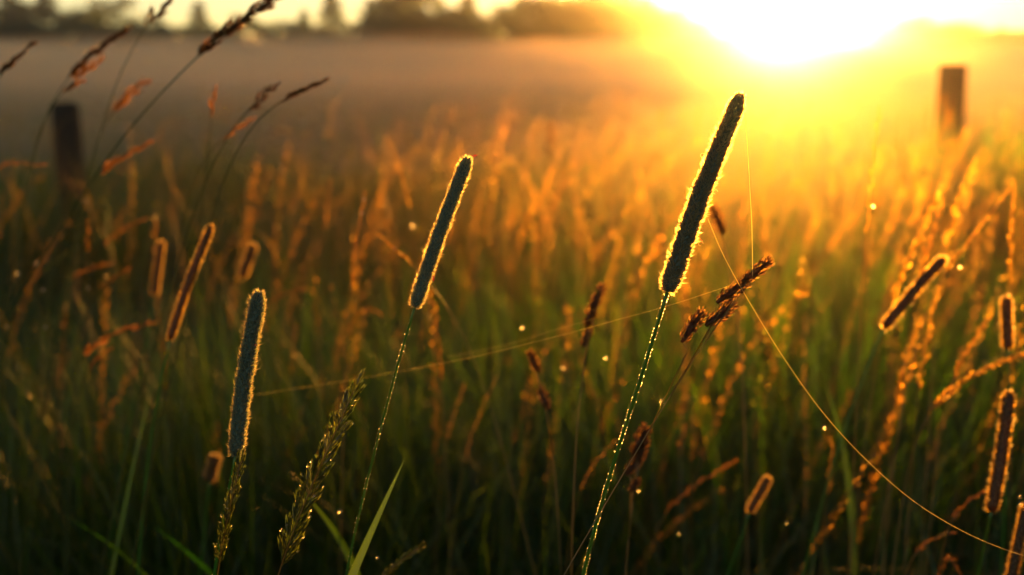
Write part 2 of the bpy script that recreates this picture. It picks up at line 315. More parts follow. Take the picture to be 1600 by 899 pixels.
# ------------------------------------------------------------------ fence posts
def fence_post(pxl, pxr, ytop, d, label, sides, lean, cap):
    a = P(pxl, ytop, d); b = P(pxr, ytop, d); r = np.linalg.norm(b-a)/2; c = (a+b)/2; H = c[2]
    mb = MB(); n = 14; zs = np.linspace(-.1, 1, n)*H; zs[0] = -.3
    pts = np.stack([lean*(H-zs)/H, 0*zs, zs], -1)
    rad = r*(1.0 + .12*(1-zs/H)); 
    if cap: rad[-1] *= .72; pts[-2, 2] = H-.018; rad[-2] = r*.97
    ph = rng.uniform(0, 6.28, 3)
    tube(mb, pts, rad*(1.41 if sides == 4 else 1), sides if sides > 4 else 4, True)
    v = np.concatenate(mb.v); ang = np.arctan2(v[:, 1], v[:, 0]-lean*(H-v[:, 2])/H)
    if sides > 4: v[:, :2] *= (1 + .03*np.sin(ang*5+ph[0])+.02*np.sin(ang*9+ph[1]))[:, None]
    mb.v = [v]
    t = thing('fence_post', label, 'post', (c[0], c[1], 0), 'fence posts'); o = mb.obj('post_shaft', 'wood', t, smooth=sides > 4)
    if sides == 4: o.rotation_euler.z = .785+.12
    # wire staple and rusty band
    m2 = MB(); rr = r*1.15; z = H*.72
    tube(m2, [[math.cos(k)*rr+lean*.28, math.sin(k)*rr, z+.004*math.sin(k*2)] for k in np.linspace(0, 6.1, 20)], .0022, 5)
    m2.obj('wire_loop', 'trunk', t)
fence_post(79, 121, 160, 4.6, 'dark round-topped fence post on the left, half sunk in grass', 14, .01, True)
fence_post(1474, 1505, 101, 5.2, 'dark squared fence post leaning slightly, below right of the sun', 4, .045, False)

# ------------------------------------------------------------------ heads and stems
def smoothpath(pts, n):
    """even samples along a polyline, corners rounded, ends kept"""
    pts = np.asarray(pts, float); L = np.r_[0, np.cumsum(np.linalg.norm(np.diff(pts, axis=0), axis=1))]; u = np.linspace(0, L[-1], n)
    q = np.stack([np.interp(u, L, pts[:, k]) for k in range(3)], 1)
    for _ in range(max(4, n//3)): q[1:-1] = .25*q[:-2]+.5*q[1:-1]+.25*q[2:]
    return q
def grow(pts3):
    """full stem path from the ground up (pts3 is low to high): goes on in the stem's direction and straightens"""
    a = pts3[0]; d = (a-pts3[1])/np.linalg.norm(a-pts3[1]); h = np.array([d[0], d[1], 0])/max(abs(d[2]), .5)
    z = a[2]; low = [a + h*(z*f)*(1-.55*f)*.8*np.array([1, 1, 0]) - [0, 0, z*f] for f in (1, .8, .6, .4, .2)]
    low[0][2] = 0; return low + list(pts3)
def timothy_head(mb_core, mb_gl, mb_br, axis, R, N, prof, br=.35, gl=.28, bw=.05):
    ax = spline(axis, 60); T = norm(np.gradient(ax, axis=0)); U, V = frames(T)
    s = (np.arange(N)+.5)/N; rad = R*prof(s); a = np.arange(N)*2.39996 + rng.normal(0, .25, N)
    i = np.clip((s*59), 0, 58.999); i0 = i.astype(int); f = (i-i0)[:, None]
    c = ax[i0]*(1-f)+ax[i0+1]*f; t = T[i0]; nn = U[i0]*np.cos(a)[:, None]+V[i0]*np.sin(a)[:, None]
    slope = np.clip((s-.93)/.07, 0, 1)[:, None] - np.clip((.05-s)/.05, 0, 1)[:, None]*.8
    d = norm(nn + t*(.55+1.2*slope) + rng.normal(0, .16, (N, 3)))
    base = c + nn*(rad*.62)[:, None]; ln = R*gl*rng.uniform(.8, 1.25, N)*1.35
    spikes(mb_gl, base, d, ln, R*.17)
    tip = base + d*(ln*.7)[:, None]
    for sg in (-1, 1):
        W = norm(np.cross(d, t)); dd = norm(d + W*.28*sg + t*.15 + rng.normal(0, .16, (N, 3)))
        spikes(mb_br, tip + W*sg*R*.03, dd, R*br*rng.uniform(.35, 1.35, N)*(1+(rng.random(N) < .06)*.8)*np.where(rng.random(N) < .25, .3, 1)*(.85+.3*np.sin(a*3+s*40)), R*bw, .25)
    ss = np.linspace(0, 1, 60); tube(mb_core, ax, np.maximum(R*.68*prof(ss), R*.05), 12)
def prof_round(s): return np.minimum(1, (np.clip(s, 0, 1)/.055+.12)**.5)*np.minimum(1, (np.clip(1-s, 0, 1)/.06+.06)**.5)
def prof_taper(s): return prof_round(s)*(1-.28*np.clip((s-.45)/.55, 0, 1)**1.2)
def timothy(label, base, tip, d, rpx, stem, N=2400, bend=0, prof=prof_round, stem_px=6, group='timothy heads', tipd=None, name='timothy_grass', dew=0, leaf=None, mats=('timothy', 'bristle')):
    d2 = tipd or d; R = rpx/FPX*d; b = P(*base, d); tp = P(*tip, d2); side = np.cross(tp-b, FWD); m = (b+tp)/2 + side/np.linalg.norm(side)*bend/FPX*d
    st = [P(x, y, d + k*.012) for k, (x, y) in enumerate(stem)][::-1]
    full = grow(st+[b]) ; g = full[0].copy()
    t = thing(name, label, 'grass', g, group)
    core, gl, br = MB(), MB(), MB(); timothy_head(core, gl, br, [b, m, tp], R, N, prof, bw=.05 if N > 2000 else .075, br=.35 if N > 2000 else .27)
    h = core.obj('seed_head', 'core' if N > 2000 else 'cocksfoot', t, g, True); gl.obj('glumes', mats[0], h, g)['kind'] = 'stuff'; br.obj('bristles', mats[1], h, g)['kind'] = 'stuff'
    sp = smoothpath(full, 110); r = stem_px/2/FPX*d; tube(MBs := MB(), sp, np.linspace(r*1.25, r*.8, 110), 8); MBs.obj('stem', 'stem', t, g, True)
    if dew:
        seg = sp[-26:]; T = norm(np.gradient(seg, axis=0)); mbd = MB(); L = np.linspace(0, 24.99, dew); i = L.astype(int); f = (L-i)[:, None]
        for sg in (-1, 1):
            c = seg[i]*(1-f)+seg[i+1]*f + norm(np.cross(T[i], FWD))*sg*r*1.02 + rng.normal(0, r*.12, (dew, 3)) - FWD*r*.2
            keep = rng.random(dew) < .6; drops(mbd, c[keep], r*rng.uniform(.14, .42, keep.sum()))
        mbd.obj('dew', 'dew', t, g)['kind'] = 'stuff'
    return t, g, R
T1, g1, R1 = timothy('tall sharp timothy head rising toward the sun, largest of all', (1043, 455), (1157, 150), FOCUS, 17, [(1026, 520), (1003, 590), (975, 670), (945, 760), (908, 899)], 5200, 4, prof_taper, 7, dew=120, mats=('timothywarm', 'bristle'))
T2, g2, R2 = timothy('sharp dark timothy head in the middle with golden rim and tiny red insect', (648, 480), (731, 248), .60, 12.5, [(634, 515), (617, 580), (600, 650), (578, 735), (552, 830), (538, 899)], 4200, 2, prof_round, 4.6, dew=70)
T3, g3, R3 = timothy('sharp upright timothy head at lower left, wet panicle against its stem', (368, 712), (405, 458), .58, 14, [(360, 745), (353, 790), (343, 840), (332, 899)], 4400, 3, prof_round, 5.5, dew=40)
# anthers caught on the heads
def anther(t, g, px, py, d, L, ang, name='anther'):
    c = P(px, py, d); dv = np.array([math.cos(ang), 0, math.sin(ang)]); mb = MB()
    spikes(mb, np.array([c, c]), np.array([dv, dv+[.2, .1, .1]]), L, L*.38); tube(mb, [c-dv*L*.5+[0, 0, .0004], c], .00012, 3); mb.obj(name, 'anther', t, g)
anther(T2, g2, 738, 244, .598, .0030, .1); anther(T1, g1, 1113, 205, .575, .0016, 2.2); anther(T1, g1, 1098, 245, .575, .0018, 1.9)
anther(T1, g1, 1093, 375, .572, .0018, -.6); anther(T3, g3, 371, 715, .575, .0014, 1.3); anther(T1, g1, 1140, 235, .575, .0016, .6); anther(T3, g3, 398, 540, .574, .0012, .6)
for (x, y) in ((1098, 243), (1143, 222), (1095, 381), (1118, 300)):      # dried stamens looping out of the head
    c = P(x, y, .573); mb = MB(); tube(mb, [c + np.array([math.cos(k)*.0012, 0, math.sin(k)*.0011]) for k in np.linspace(0, 4.6, 9)], .00014, 4); mb.obj('stamen', 'bristle', T1, g1)
# the small red insect on the middle head
ins = P(677, 434, .592); it = thing('insect', 'tiny red insect clinging to the right edge of the middle timothy head', 'insect', ins)
mb = MB(); tube(mb, [ins+np.array(v)*1e-3 for v in ([0, 0, 1.1], [.05, 0, .6], [.0, 0, .1])], np.array([.25, .42, .3])*1e-3, 8)
tube(mb, [ins+np.array(v)*1e-3 for v in ([0, 0, .15], [.05, 0, -.4], [.15, 0, -1.2], [.2, 0, -1.9])], np.array([.22, .42, .38, .08])*1e-3, 8); mb.obj('body', 'anther', it, ins, True)
for k, (dx, dz) in enumerate(((-.9, .9), (-1.0, .2), (.9, 1.0), (1.1, .1), (-.7, -.7), (.9, -.6))):
    mb = MB(); tube(mb, [ins+np.array(v)*1e-3 for v in ([0, 0, .5-.2*(k % 3)], [dx*.6, -.2, .6+dz*.4], [dx, -.1, dz])], .00006, 3); mb.obj('leg', 'anther', it, ins)

# blurred timothy heads, each where it stands
for lab, b, tp, d, r, stem, bend in [
    ('slim blurred timothy head leaning right, left of the lower-left sharp head', (265, 532), (331, 352), .86, 9, [(258, 560), (240, 640), (225, 760)], 3),
    ('short blurred timothy head behind and left of the slim leaning one', (241, 462), (252, 377), 1.25, 8.5, [(232, 520), (215, 600), (190, 720)], 0),
    ('small russet timothy head right of the slim leaning one', (379, 434), (396, 382), 1.3, 9, [(374, 480), (365, 560), (350, 700)], 0),
    ('blurred timothy head with bright double rim, tilted, right of the cobweb line', (1381, 512), (1476, 402), .92, 11, [(1372, 530), (1330, 640), (1290, 760)], 2),
    ('short upright bright-rimmed timothy head near the right edge', (1575, 545), (1572, 464), .92, 11, [(1578, 600), (1575, 700), (1570, 800)], 0),
    ('long bright-rimmed timothy head low on the right', (1549, 800), (1577, 612), .80, 13, [(1540, 830), (1535, 860), (1528, 899)], -2),
    ('bright-rimmed timothy head cut by the lower right corner', (1574, 930), (1604, 790), .80, 11, [(1570, 960), (1562, 990), (1550, 1050)], 0),
    ('small lone pale timothy head, low, right of the tall stem', (1171, 800), (1201, 746), .95, 9, [(1165, 830), (1140, 890), (1110, 960)], 0),
    ('blurred russet timothy head just left of the lower-left sharp head base', (327, 752), (337, 712), 1.05, 11, [(325, 790), (318, 840), (312, 899)], 0)]:
    timothy(lab, b, tp, d, r, stem, 620, bend, prof_round, 4.5*.58/d*1.4, 'blurred timothy heads', mats=('straw', 'bristle'))


# ------------------------------------------------------------------ other foreground plants
def orient(o, origin, d, roll, scale=1.0, base=(0, 0, 0)):
    q = Vector(d).to_track_quat('Z', 'Y'); o.rotation_mode = 'QUATERNION'; from mathutils import Quaternion
    o.rotation_quaternion = q @ Quaternion((0, 0, 1), roll); o.location = Vector(origin) - Vector(base); o.scale = (scale,)*3
# spikelet of unit length along +Z: overlapping glumes in two rows on a short stalk, awn tips
def spikelet_mesh(seed, n=7, fat=1.0, mat='greenseed'):
    r = np.random.default_rng(seed); mb = MB(); k = np.arange(n); sg = np.where(k % 2, 1, -1); z = .16+.55*k/n
    base = np.stack([sg*.012*fat, r.normal(0, .008, n), z], -1); d = np.stack([sg*(.24*fat)*(1-.5*k/n)+r.normal(0, .04, n), r.normal(0, .07, n), np.ones(n)], -1)
    base = np.repeat(base, 3, 0); d = np.repeat(d, 3, 0)+r.normal(0, .07, (3*n, 3)); spikes(mb, base, d, .34*r.uniform(.7, 1.2, 3*n), .075*fat, .38)
    tube(mb, [[0, 0, 0], [.004, 0, .12], [0, 0, .7]], [.010, .008, .006], 4); return mb.mesh('spikelet', mat)
SPK = {m: [spikelet_mesh(i, 7 if m == 'greenseed' else 6, 1.0 if m == 'greenseed' else 1.5, m) for i in range(3)] for m in ('greenseed', 'brown', 'straw', 'russet', 'cocksfoot')}
def panicle(label, axis, d, n, ln_px, spread, mat='greenseed', stem_px=3, cat='grass', name='grass_panicle', group=None, start=.0, droop=0, drops_n=0, stemmat='drystem', below=None, d2=None, ln_tip=.75, two=True):
    """axis pixels run from low to high (or along a drooping head); one part per spikelet"""
    dd = np.linspace(d, d2 or d, len(axis)); top = [P(x, y, q) for (x, y), q in zip(axis, dd)]
    full = grow(([P(x, y, d+.02) for x, y in below] if below else []) + top); g = full[0].copy()
    t = thing(name, label, cat, g, group); r = stem_px/2/FPX*d
    m = 60 + 20*len(axis); sp = smoothpath(full, m); L = np.r_[0, np.cumsum(np.linalg.norm(np.diff(sp, axis=0), axis=1))]; hl = sum(np.linalg.norm(b-a) for a, b in zip(top[:-1], top[1:]))
    mb = MB(); tube(mb, sp, np.linspace(r*1.3, r*.5, m), 6); mb.obj('stem', stemmat, t, g, True)
    dr = MB(); nd = 0
    for k in range(n):
        f = start + (1-start)*(k+.5)/n; u = L[-1]-hl+hl*f; c = np.array([np.interp(u, L, sp[:, j]) for j in range(3)]); c2 = np.array([np.interp(min(u+hl*.03, L[-1]), L, sp[:, j]) for j in range(3)])
        T = norm(c2-c) if u < L[-1]-1e-4 else norm(sp[-1]-sp[-3]); side = norm(np.cross(T, FWD)); sg = (1 if k % 2 else -1)
        dv = T + (side*sg*(.85 if two else random.uniform(-1, 1)) + FWD*random.uniform(-.6, .6))*spread*random.uniform(.6, 1.2) - np.array([0, 0, droop])
        if f > .97: dv = T
        Ls = ln_px/FPX*d*(1-(1-ln_tip)*f)*random.uniform(.8, 1.15); o = bpy.data.objects.new('spikelet', random.choice(SPK[mat])); COL.objects.link(o); o.parent = t
        orient(o, c, dv, random.uniform(0, 6.28) if not two else random.uniform(-.5, .5), Ls, g)
        if drops_n and random.random() < drops_n:
            e = c + norm(dv)*Ls*random.uniform(.6, .98); drops(dr, e + rng.normal(0, Ls*.03, (2, 3)), Ls*np.array([.022, .034])); nd += 1
    if nd: dr.obj('dew', 'dew', t, g)['kind'] = 'stuff'
    return t
panicle('sharp wet panicle of pointed spikelets, bottom left of centre', [(432, 895), (455, 835), (480, 770), (512, 700), (535, 655), (552, 612)], .585, 46, 58, .44, 'greenseed', 4, drops_n=.9, below=[(415, 960)])
panicle('narrow wet panicle pressed along the stem of the lower-left timothy', [(338, 895), (347, 840), (356, 790), (366, 745), (376, 722)], .573, 30, 44, .30, 'greenseed', 3.5, drops_n=.95, below=[(332, 950)])
panicle('small blurred wet spikelet branch just right of the broad green leaf', [(578, 905), (600, 878), (625, 866), (655, 856)], .72, 14, 26, .3, 'greenseed', 3, drops_n=.6)

# cocksfoot: dense one-sided clumps on a thin stem
def clump_mesh(seed, mat='brown', n=240):
    r = np.random.default_rng(seed); mb = MB(); z = r.uniform(.0, .85, n); w = .17*np.sqrt(np.clip(1-((z-.42)/.5)**2, .05, 1)); a = r.uniform(0, 6.28, n); q = np.sqrt(r.uniform(.1, 1, n))
    base = np.stack([np.cos(a)*w*q, np.sin(a)*w*q, z], -1); d = np.stack([np.cos(a)*.55*q, np.sin(a)*.55*q, np.full(n, 1.)], -1) + r.normal(0, .12, (n, 3))
    spikes(mb, base, d, r.uniform(.10, .2, n), .05, .4); tube(mb, [[0, 0, -.02], [0, 0, .4], [0, 0, .85]], [.05, .10, .03], 6); return mb.mesh('seed_clump', mat)
CL = [clump_mesh(i, 'cocksfoot') for i in range(4)]
def cocksfoot(label, clumps, d, path, stem_px=3, group='cocksfoot heads', fat=1.0):
    full = grow([P(x, y, d) for x, y in path][::-1]); g = full[0].copy(); t = thing('cocksfoot_grass', label, 'grass', g, group); r = stem_px/2/FPX*d
    sp = smoothpath(full, 100); mb = MB(); tube(mb, sp, np.linspace(r*1.4, r*.7, 100), 6); mb.obj('stem', 'drystem', t, g, True)
    for i, ((x0, y0), (x1, y1)) in enumerate(clumps):
        a = P(x0, y0, d-.002*(i % 2)); b = P(x1, y1, d+.003*(i % 3)); o = bpy.data.objects.new('seed_clump', CL[i % 4]); COL.objects.link(o); o.parent = t
        orient(o, a, b-a, i*1.3, np.linalg.norm(b-a)*1.02, g); o.scale = (o.scale[0]*fat,)*2 + (o.scale[0],)
        k = np.argmin(np.linalg.norm(sp-a, axis=1)); q = sp[k]
        if np.linalg.norm(q-a) > .001: mb = MB(); tube(mb, [sp[max(0, k-4)], (sp[k]+a)/2, a], r*.7, 5); mb.obj('branch', 'drystem', t, g)
    return t
cocksfoot('sharp cocksfoot head with four dark clumps, caught by cobweb threads, right of the tallest timothy', [((1160, 440), (1208, 404)), ((1121, 472), (1172, 436)), ((1104, 508), (1150, 472)), ((1066, 534), (1101, 481))], .60,
          [(1196, 412), (1165, 438), (1138, 466), (1110, 506), (1092, 545), (1058, 590), (1030, 640), (1000, 705), (960, 770), (905, 850), (870, 905)], 2.6, fat=.85)
cocksfoot('blurred cocksfoot head with two dark clumps between the two largest timothy heads', [((916, 512), (930, 470)), ((926, 482), (943, 442)), ((911, 542), (922, 508))], .78, [(940, 450), (925, 490), (914, 530), (905, 600), (898, 700), (895, 800)], 3)
cocksfoot('blurred russet cocksfoot head with drooping clumps right of the tall stem, low', [((990, 712), (1013, 664)), ((998, 722), (1008, 680)), ((978, 742), (1002, 712)), ((984, 770), (1000, 746))], .80, [(1008, 675), (996, 720), (988, 770), (980, 850), (975, 920)], 3, fat=1.1)
cocksfoot('small blurred cocksfoot clump below the cobweb line, left of centre right', [((842, 582), (826, 545)), ((857, 640), (842, 602))], .84, [(828, 550), (842, 582), (852, 620), (862, 660), (870, 760), (875, 850)], 2.5)
cocksfoot('faint dark cocksfoot clump touching the right side of the largest timothy', [((1130, 365), (1112, 318))], 1.0, [(1118, 340), (1132, 372), (1150, 450), (1160, 560), (1165, 700)], 3)

# leaves with a fold
def leaf(label, pts, d, wpx, mat='leaf', face=.5, name='grass_leaf', group=None, dew=0, d2=None):
    dd = np.linspace(d, d2 or d, len(pts)); full = grow([P(x, y, q) for (x, y), q in zip(pts, dd)]); g = full[0].copy(); n = 60; sp = smoothpath(full, n)
    L = np.linspace(0, 1, n); hi = P(*pts[0], d); k0 = np.argmin(np.linalg.norm(sp-hi, axis=1))/n
    wd = wpx/FPX*d*np.where(L < k0, .45+.55*np.clip(L/k0, 0, 1)**2, np.clip((1-L)/(1-k0), 0, 1)**.75)+.0002
    T = norm(np.gradient(sp, axis=0)); S = norm(np.cross(T, FWD)+FWD*face*.6); N = np.cross(T, S)
    v = np.stack([sp-S*wd[:, None]/2, sp-N*wd[:, None]*.16, sp+S*wd[:, None]/2], 1).reshape(-1, 3); k = np.arange(n-1)*3
    q = np.vstack([np.stack([k, k+1, k+4, k+3], -1), np.stack([k+1, k+2, k+5, k+4], -1)])
    t = thing(name, label, 'leaf', g, group); MB().add(v, None, q).obj('blade', mat, t, g, True)
    if dew:
        m = MB(); i = rng.integers(int(n*k0), n-1, dew); e = np.where(rng.random((dew, 1)) < .8, sp[i]+S[i]*wd[i, None]/2, sp[i]-S[i]*wd[i, None]/2); drops(m, e, wpx/FPX*d*rng.uniform(.018, .045, dew)); m.obj('dew', 'dew', t, g)['kind'] = 'stuff'
    return t
leaf('broad sharp green leaf with a fine wet tip beside the middle timothy stem', [(540, 905), (562, 860), (588, 812), (612, 762), (632, 718)], .60, 15, dew=160)
leaf('blurred arching leaf with a bright dewdrop right of the sharp wet panicle', [(470, 765), (505, 785), (540, 815), (552, 850)][::-1], .85, 12, 'leaf')
leaf('grey-green blurred leaf arching over at the lower left', [(225, 885), (190, 850), (150, 822), (105, 808)], .95, 10, 'leaf', .9)
leaf('short bluish leaf left of the lower-left timothy stem', [(300, 858), (275, 838), (240, 822)], .95, 11, 'leaf', .9)
0 and leaf('upright green leaf behind the lower-left timothy', [(283, 800), (284, 740), (286, 705)], 1.0, 14)
leaf('yellowed upright leaf at the left of the bottom edge', [(172, 899), (190, 820), (215, 690), (240, 590)], 1.0, 7, 'leaf')
0 and leaf('bright green leaf at the bottom, right of centre', [(1085, 899), (1105, 840), (1125, 770)], 1.0, 12)
leaf('green leaf crossing under the cobweb thread', [(1330, 760), (1325, 700), (1310, 640), (1290, 600)], 1.05, 11)

# beaded seed heads, spikelet by spikelet, at their own distances
BE = [('beaded seed spike standing tall under the sun, right of the cobweb', [(1352, 372), (1357, 330), (1364, 270), (1373, 172)], .92, 22, 15, .35, 'straw', [(1340, 600), (1346, 450)]),
 ('thick golden panicle behind the tilted bright-rimmed timothy head', [(1385, 480), (1405, 430), (1435, 370), (1462, 312)], 1.0, 30, 20, .5, 'straw', [(1350, 700), (1370, 560)]),
 ('beaded panicle just right of the thick golden one', [(1432, 450), (1445, 400), (1462, 345), (1470, 320)], 1.0, 22, 17, .45, 'brown', [(1400, 700), (1420, 540)]),
 ('golden panicle leaning right, below the squared post', [(1472, 392), (1485, 350), (1500, 300), (1522, 255)], 1.1, 22, 17, .45, 'straw', [(1450, 700), (1462, 500)]),
 ('long thin dewy spike slanting up to the right edge', [(1470, 425), (1500, 390), (1540, 345), (1574, 300)], .95, 26, 14, .2, 'straw', [(1410, 640), (1440, 500)]),
 ('upright beaded spike above the short upright timothy at the right edge', [(1577, 452), (1578, 400), (1582, 340), (1584, 290)], 1.0, 24, 15, .35, 'straw', [(1580, 700), (1578, 540)]),
 ('beaded stalk under the tilted bright-rimmed timothy head', [(1432, 615), (1440, 560), (1455, 505), (1466, 455)], .98, 22, 16, .45, 'straw', [(1420, 800), (1428, 700)]),
 ('second beaded stalk under the tilted bright-rimmed timothy head', [(1393, 640), (1402, 590), (1420, 540), (1440, 500)], 1.0, 20, 16, .45, 'straw', [(1385, 830), (1390, 720)]),
 ('russet beaded spike leaning right toward the right edge', [(1482, 590), (1500, 555), (1525, 522), (1545, 500)], .95, 16, 17, .4, 'brown', [(1455, 800), (1470, 650)]),
 ('long nodding panicle sweeping in from the right edge', [(1440, 640), (1480, 600), (1530, 575), (1600, 552)], .9, 30, 20, .35, 'straw', [(1400, 850), (1420, 720)]),
 ('nodding russet panicle arching over the cobweb at lower right', [(1480, 800), (1500, 772), (1530, 756), (1560, 760)], .85, 16, 20, .35, 'russet', [(1460, 950), (1470, 860)]),
 ('small nodding russet panicle under the cobweb at lower right', [(1425, 850), (1438, 832), (1460, 826), (1484, 832)], .85, 12, 18, .35, 'russet', [(1400, 960), (1412, 890)]),
 ('russet panicle hanging at the bottom right', [(1470, 860), (1478, 835), (1490, 850), (1495, 890)], .85, 14, 18, .35, 'russet', [(1465, 960), (1468, 900)]),
 ('golden curved panicle in the grass right of the cobweb thread', [(1290, 770), (1300, 730), (1312, 700), (1300, 690)], 1.0, 16, 15, .4, 'straw', [(1280, 930), (1285, 850)]),
 ('tall beaded spike left of the middle timothy', [(546, 452), (552, 400), (560, 350), (570, 305)], .98, 20, 14, .3, 'brown', [(535, 700), (540, 560)]),
 ('bent pale spike crossing behind the middle sharp head', [(652, 413), (635, 398), (615, 384), (594, 370)], .95, 22, 14, .15, 'straw', [(770, 640), (720, 500)]),
 ('faint spike leaning left above the middle of the grass', [(644, 330), (634, 295), (624, 260), (610, 225)], 1.35, 22, 14, .2, 'straw', [(680, 560), (660, 430)]),
 ('faint brown spike among the grass left of the middle sharp head', [(506, 365), (509, 340), (512, 315), (516, 286)], 1.5, 20, 13, .2, 'brown', [(498, 600), (503, 460)]),
 ('reddish beaded spike behind the right of the middle timothy stem', [(690, 600), (688, 550), (684, 510), (680, 480)], 1.1, 18, 15, .35, 'brown', [(700, 800), (695, 700)]),
 ('slender pale panicle low between the middle timothy and the tall stem', [(722, 720), (735, 680), (750, 640), (774, 592)], 1.1, 22, 14, .3, 'straw', [(700, 899), (712, 800)]),
 ('pale panicle left of the slender low one', [(692, 700), (702, 665), (712, 635), (724, 605)], 1.15, 20, 14, .3, 'straw', [(680, 899), (686, 800)]),
 ('bent brown panicle low right of the tall stem', [(1030, 800), (1060, 775), (1100, 745), (1145, 722)], 1.0, 26, 16, .45, 'brown', [(1000, 930), (1010, 860)]),
 ('knotted seed stalk crossing behind the tall stem', [(900, 770), (915, 730), (935, 706), (958, 690)], .95, 10, 16, .3, 'straw', [(880, 930), (890, 840)]),
 ('rusty vertical spike right of the low russet cocksfoot', [(1080, 730), (1080, 705), (1081, 680), (1083, 665)], 1.1, 12, 12, .2, 'russet', [(1080, 900), (1080, 800)]),
 ('nodding pale panicle under the bent timothy head left of the middle stem', [(545, 500), (555, 468), (575, 460), (592, 490)], 1.3, 18, 15, .3, 'brown', [(520, 760), (530, 620)]),
 ('orange panicle at the left above the slim leaning timothy', [(150, 372), (172, 358), (200, 348), (226, 344)], 1.2, 14, 18, .3, 'russet', [(120, 520), (130, 430)]),
 ('orange drooping panicle at the left edge of the meadow', [(112, 542), (150, 522), (190, 512), (228, 508)], .95, 18, 32, .34, 'russet', [(90, 720), (100, 620)]),
 ('lower russet panicle under the drooping orange one at left', [(128, 560), (150, 545), (165, 540), (172, 548)], 1.0, 10, 18, .3, 'russet', [(110, 740), (118, 640)]),
 ('faint russet panicle left of the short timothy head', [(140, 445), (160, 436), (178, 428), (196, 424)], 1.15, 12, 18, .25, 'russet', [(115, 600), (125, 510)]),
 ('dim red panicle above the faint russet one at left', [(100, 418), (125, 414), (150, 410), (172, 412)], 1.2, 12, 18, .22, 'russet', [(80, 600), (90, 500)]),
 ('small orange spike with a bright tip at the left', [(134, 400), (134, 385), (135, 365), (137, 350)], 1.1, 8, 16, .2, 'brown', [(138, 560), (136, 470)]),
 ('yellow-green panicle with dewdrops at the left edge', [(50, 420), (65, 410), (80, 402), (102, 398)], 1.1, 14, 14, .3, 'greenseed', [(30, 600), (40, 500)]),
 ('orange panicle nodding left of the lower-left timothy tip', [(400, 470), (420, 452), (445, 448), (475, 452)], 1.2, 14, 14, .25, 'russet', [(385, 700), (390, 570)]),
 # high ones at the upper left, near the camera and out of focus
 ('long sloping panicle rising out of the top edge, upper left', [(300, 95), (330, 62), (362, 34), (400, 10), (445, -14)], .80, 34, 52, .42, 'brown', [(176, 226), (235, 160)]),
 ('drooping brown seed spray hanging below the sloping panicle', [(372, 165), (384, 150), (398, 142), (424, 138)], .80, 9, 36, .45, 'brown', [(300, 330), (345, 220)]),
 ('single plump brown spike pointing right in front of the mist', [(420, 144), (445, 140), (475, 134), (498, 130)], .76, 16, 34, .16, 'brown', [(330, 330), (380, 190)]),
 ('small russet tuft below the single plump spike', [(330, 205), (345, 195), (365, 190), (392, 189)], .85, 7, 24, .35, 'russet', [(280, 360), (300, 260)]),
 ('orange spikelet cluster beside the sloping stem at upper left', [(330, 190), (332, 175), (334, 160), (334, 146)], .85, 8, 30, .4, 'russet', [(310, 360), (325, 250)]),
 ('dark curved seed head in front of the left trees', [(92, 118), (118, 92), (150, 70), (188, 54)], .90, 24, 40, .3, 'brown', [(40, 300), (65, 180)]),
 ('orange nodding spray over the mist at the left', [(80, 135), (105, 118), (125, 105), (150, 100)], .90, 14, 38, .5, 'russet', [(30, 330), (55, 210)]),
 ('dark bent seed head at the left edge above the round-topped post', [(-20, 110), (0, 95), (20, 85), (46, 74)], .85, 16, 36, .26, 'brown', [(-60, 260), (-40, 180)]),
 ('orange-red nodding panicle right of the round-topped post', [(140, 262), (165, 246), (190, 234), (226, 226)], .90, 18, 32, .3, 'russet', [(100, 420), (120, 330)]),
 ('thin russet panicle low at the left edge beside the post', [(-30, 240), (0, 240), (30, 246), (66, 258)], .95, 12, 18, .25, 'russet', [(-70, 380), (-50, 300)]),
 ('dim red spray of seeds in front of the mist, left', [(160, 168), (180, 150), (196, 138), (222, 130)], 1.0, 16, 36, .5, 'russet', [(120, 360), (140, 250)]),
 ('twig-like panicle cut by the top edge near the rounded treetop', [(215, 40), (228, 20), (245, 4), (272, -8)], .85, 12, 40, .5, 'brown', [(150, 220), (185, 110)])]
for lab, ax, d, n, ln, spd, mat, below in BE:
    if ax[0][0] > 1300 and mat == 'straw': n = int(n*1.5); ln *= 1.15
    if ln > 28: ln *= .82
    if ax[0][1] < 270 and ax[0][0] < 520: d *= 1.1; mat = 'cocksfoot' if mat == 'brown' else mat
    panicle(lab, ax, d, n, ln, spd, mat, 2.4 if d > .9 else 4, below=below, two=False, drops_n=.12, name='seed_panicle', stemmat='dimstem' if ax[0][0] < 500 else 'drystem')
# brown dock-like head far in the grass and the small dark stalk by the right-hand post
panicle('dark brown dock seed head standing in the grass left of the sun glow', [(862, 250), (861, 225), (860, 197)], 2.6, 22, 16, .6, 'cocksfoot', 3, 'plant', 'dock_plant', two=False, below=[(866, 330)])

# ------------------------------------------------------------------ cobweb threads
def thread(label, pts, rpx=.55, n=60):
    p3 = spline([P(x, y, d) for x, y, d in pts], n); g = p3[0].copy(); d = pts[0][2]; mb = MB(); r = np.interp(np.linspace(0, len(pts)-1, n), range(len(pts)), [rpx*q[2]/FPX for q in pts])
    tube(mb, p3, r, 5); tag(mb.obj('spider_thread', 'silk', None, g, True), label, 'cobweb', 'cobweb threads')
thread('nearly vertical cobweb thread from the largest timothy tip down to the cocksfoot head', [(1163, 165, .585), (1168, 230, .587), (1172, 300, .589), (1175, 360, .591), (1176, 432, .592)], .5)
thread('long sagging cobweb thread from the largest timothy to the lower right edge', [(1106, 342, .575), (1130, 398, .58), (1165, 462, .59), (1225, 560, .60), (1290, 650, .61), (1360, 725, .62), (1430, 785, .62), (1500, 828, .62), (1560, 855, .62), (1620, 875, .62)], .4, 90)
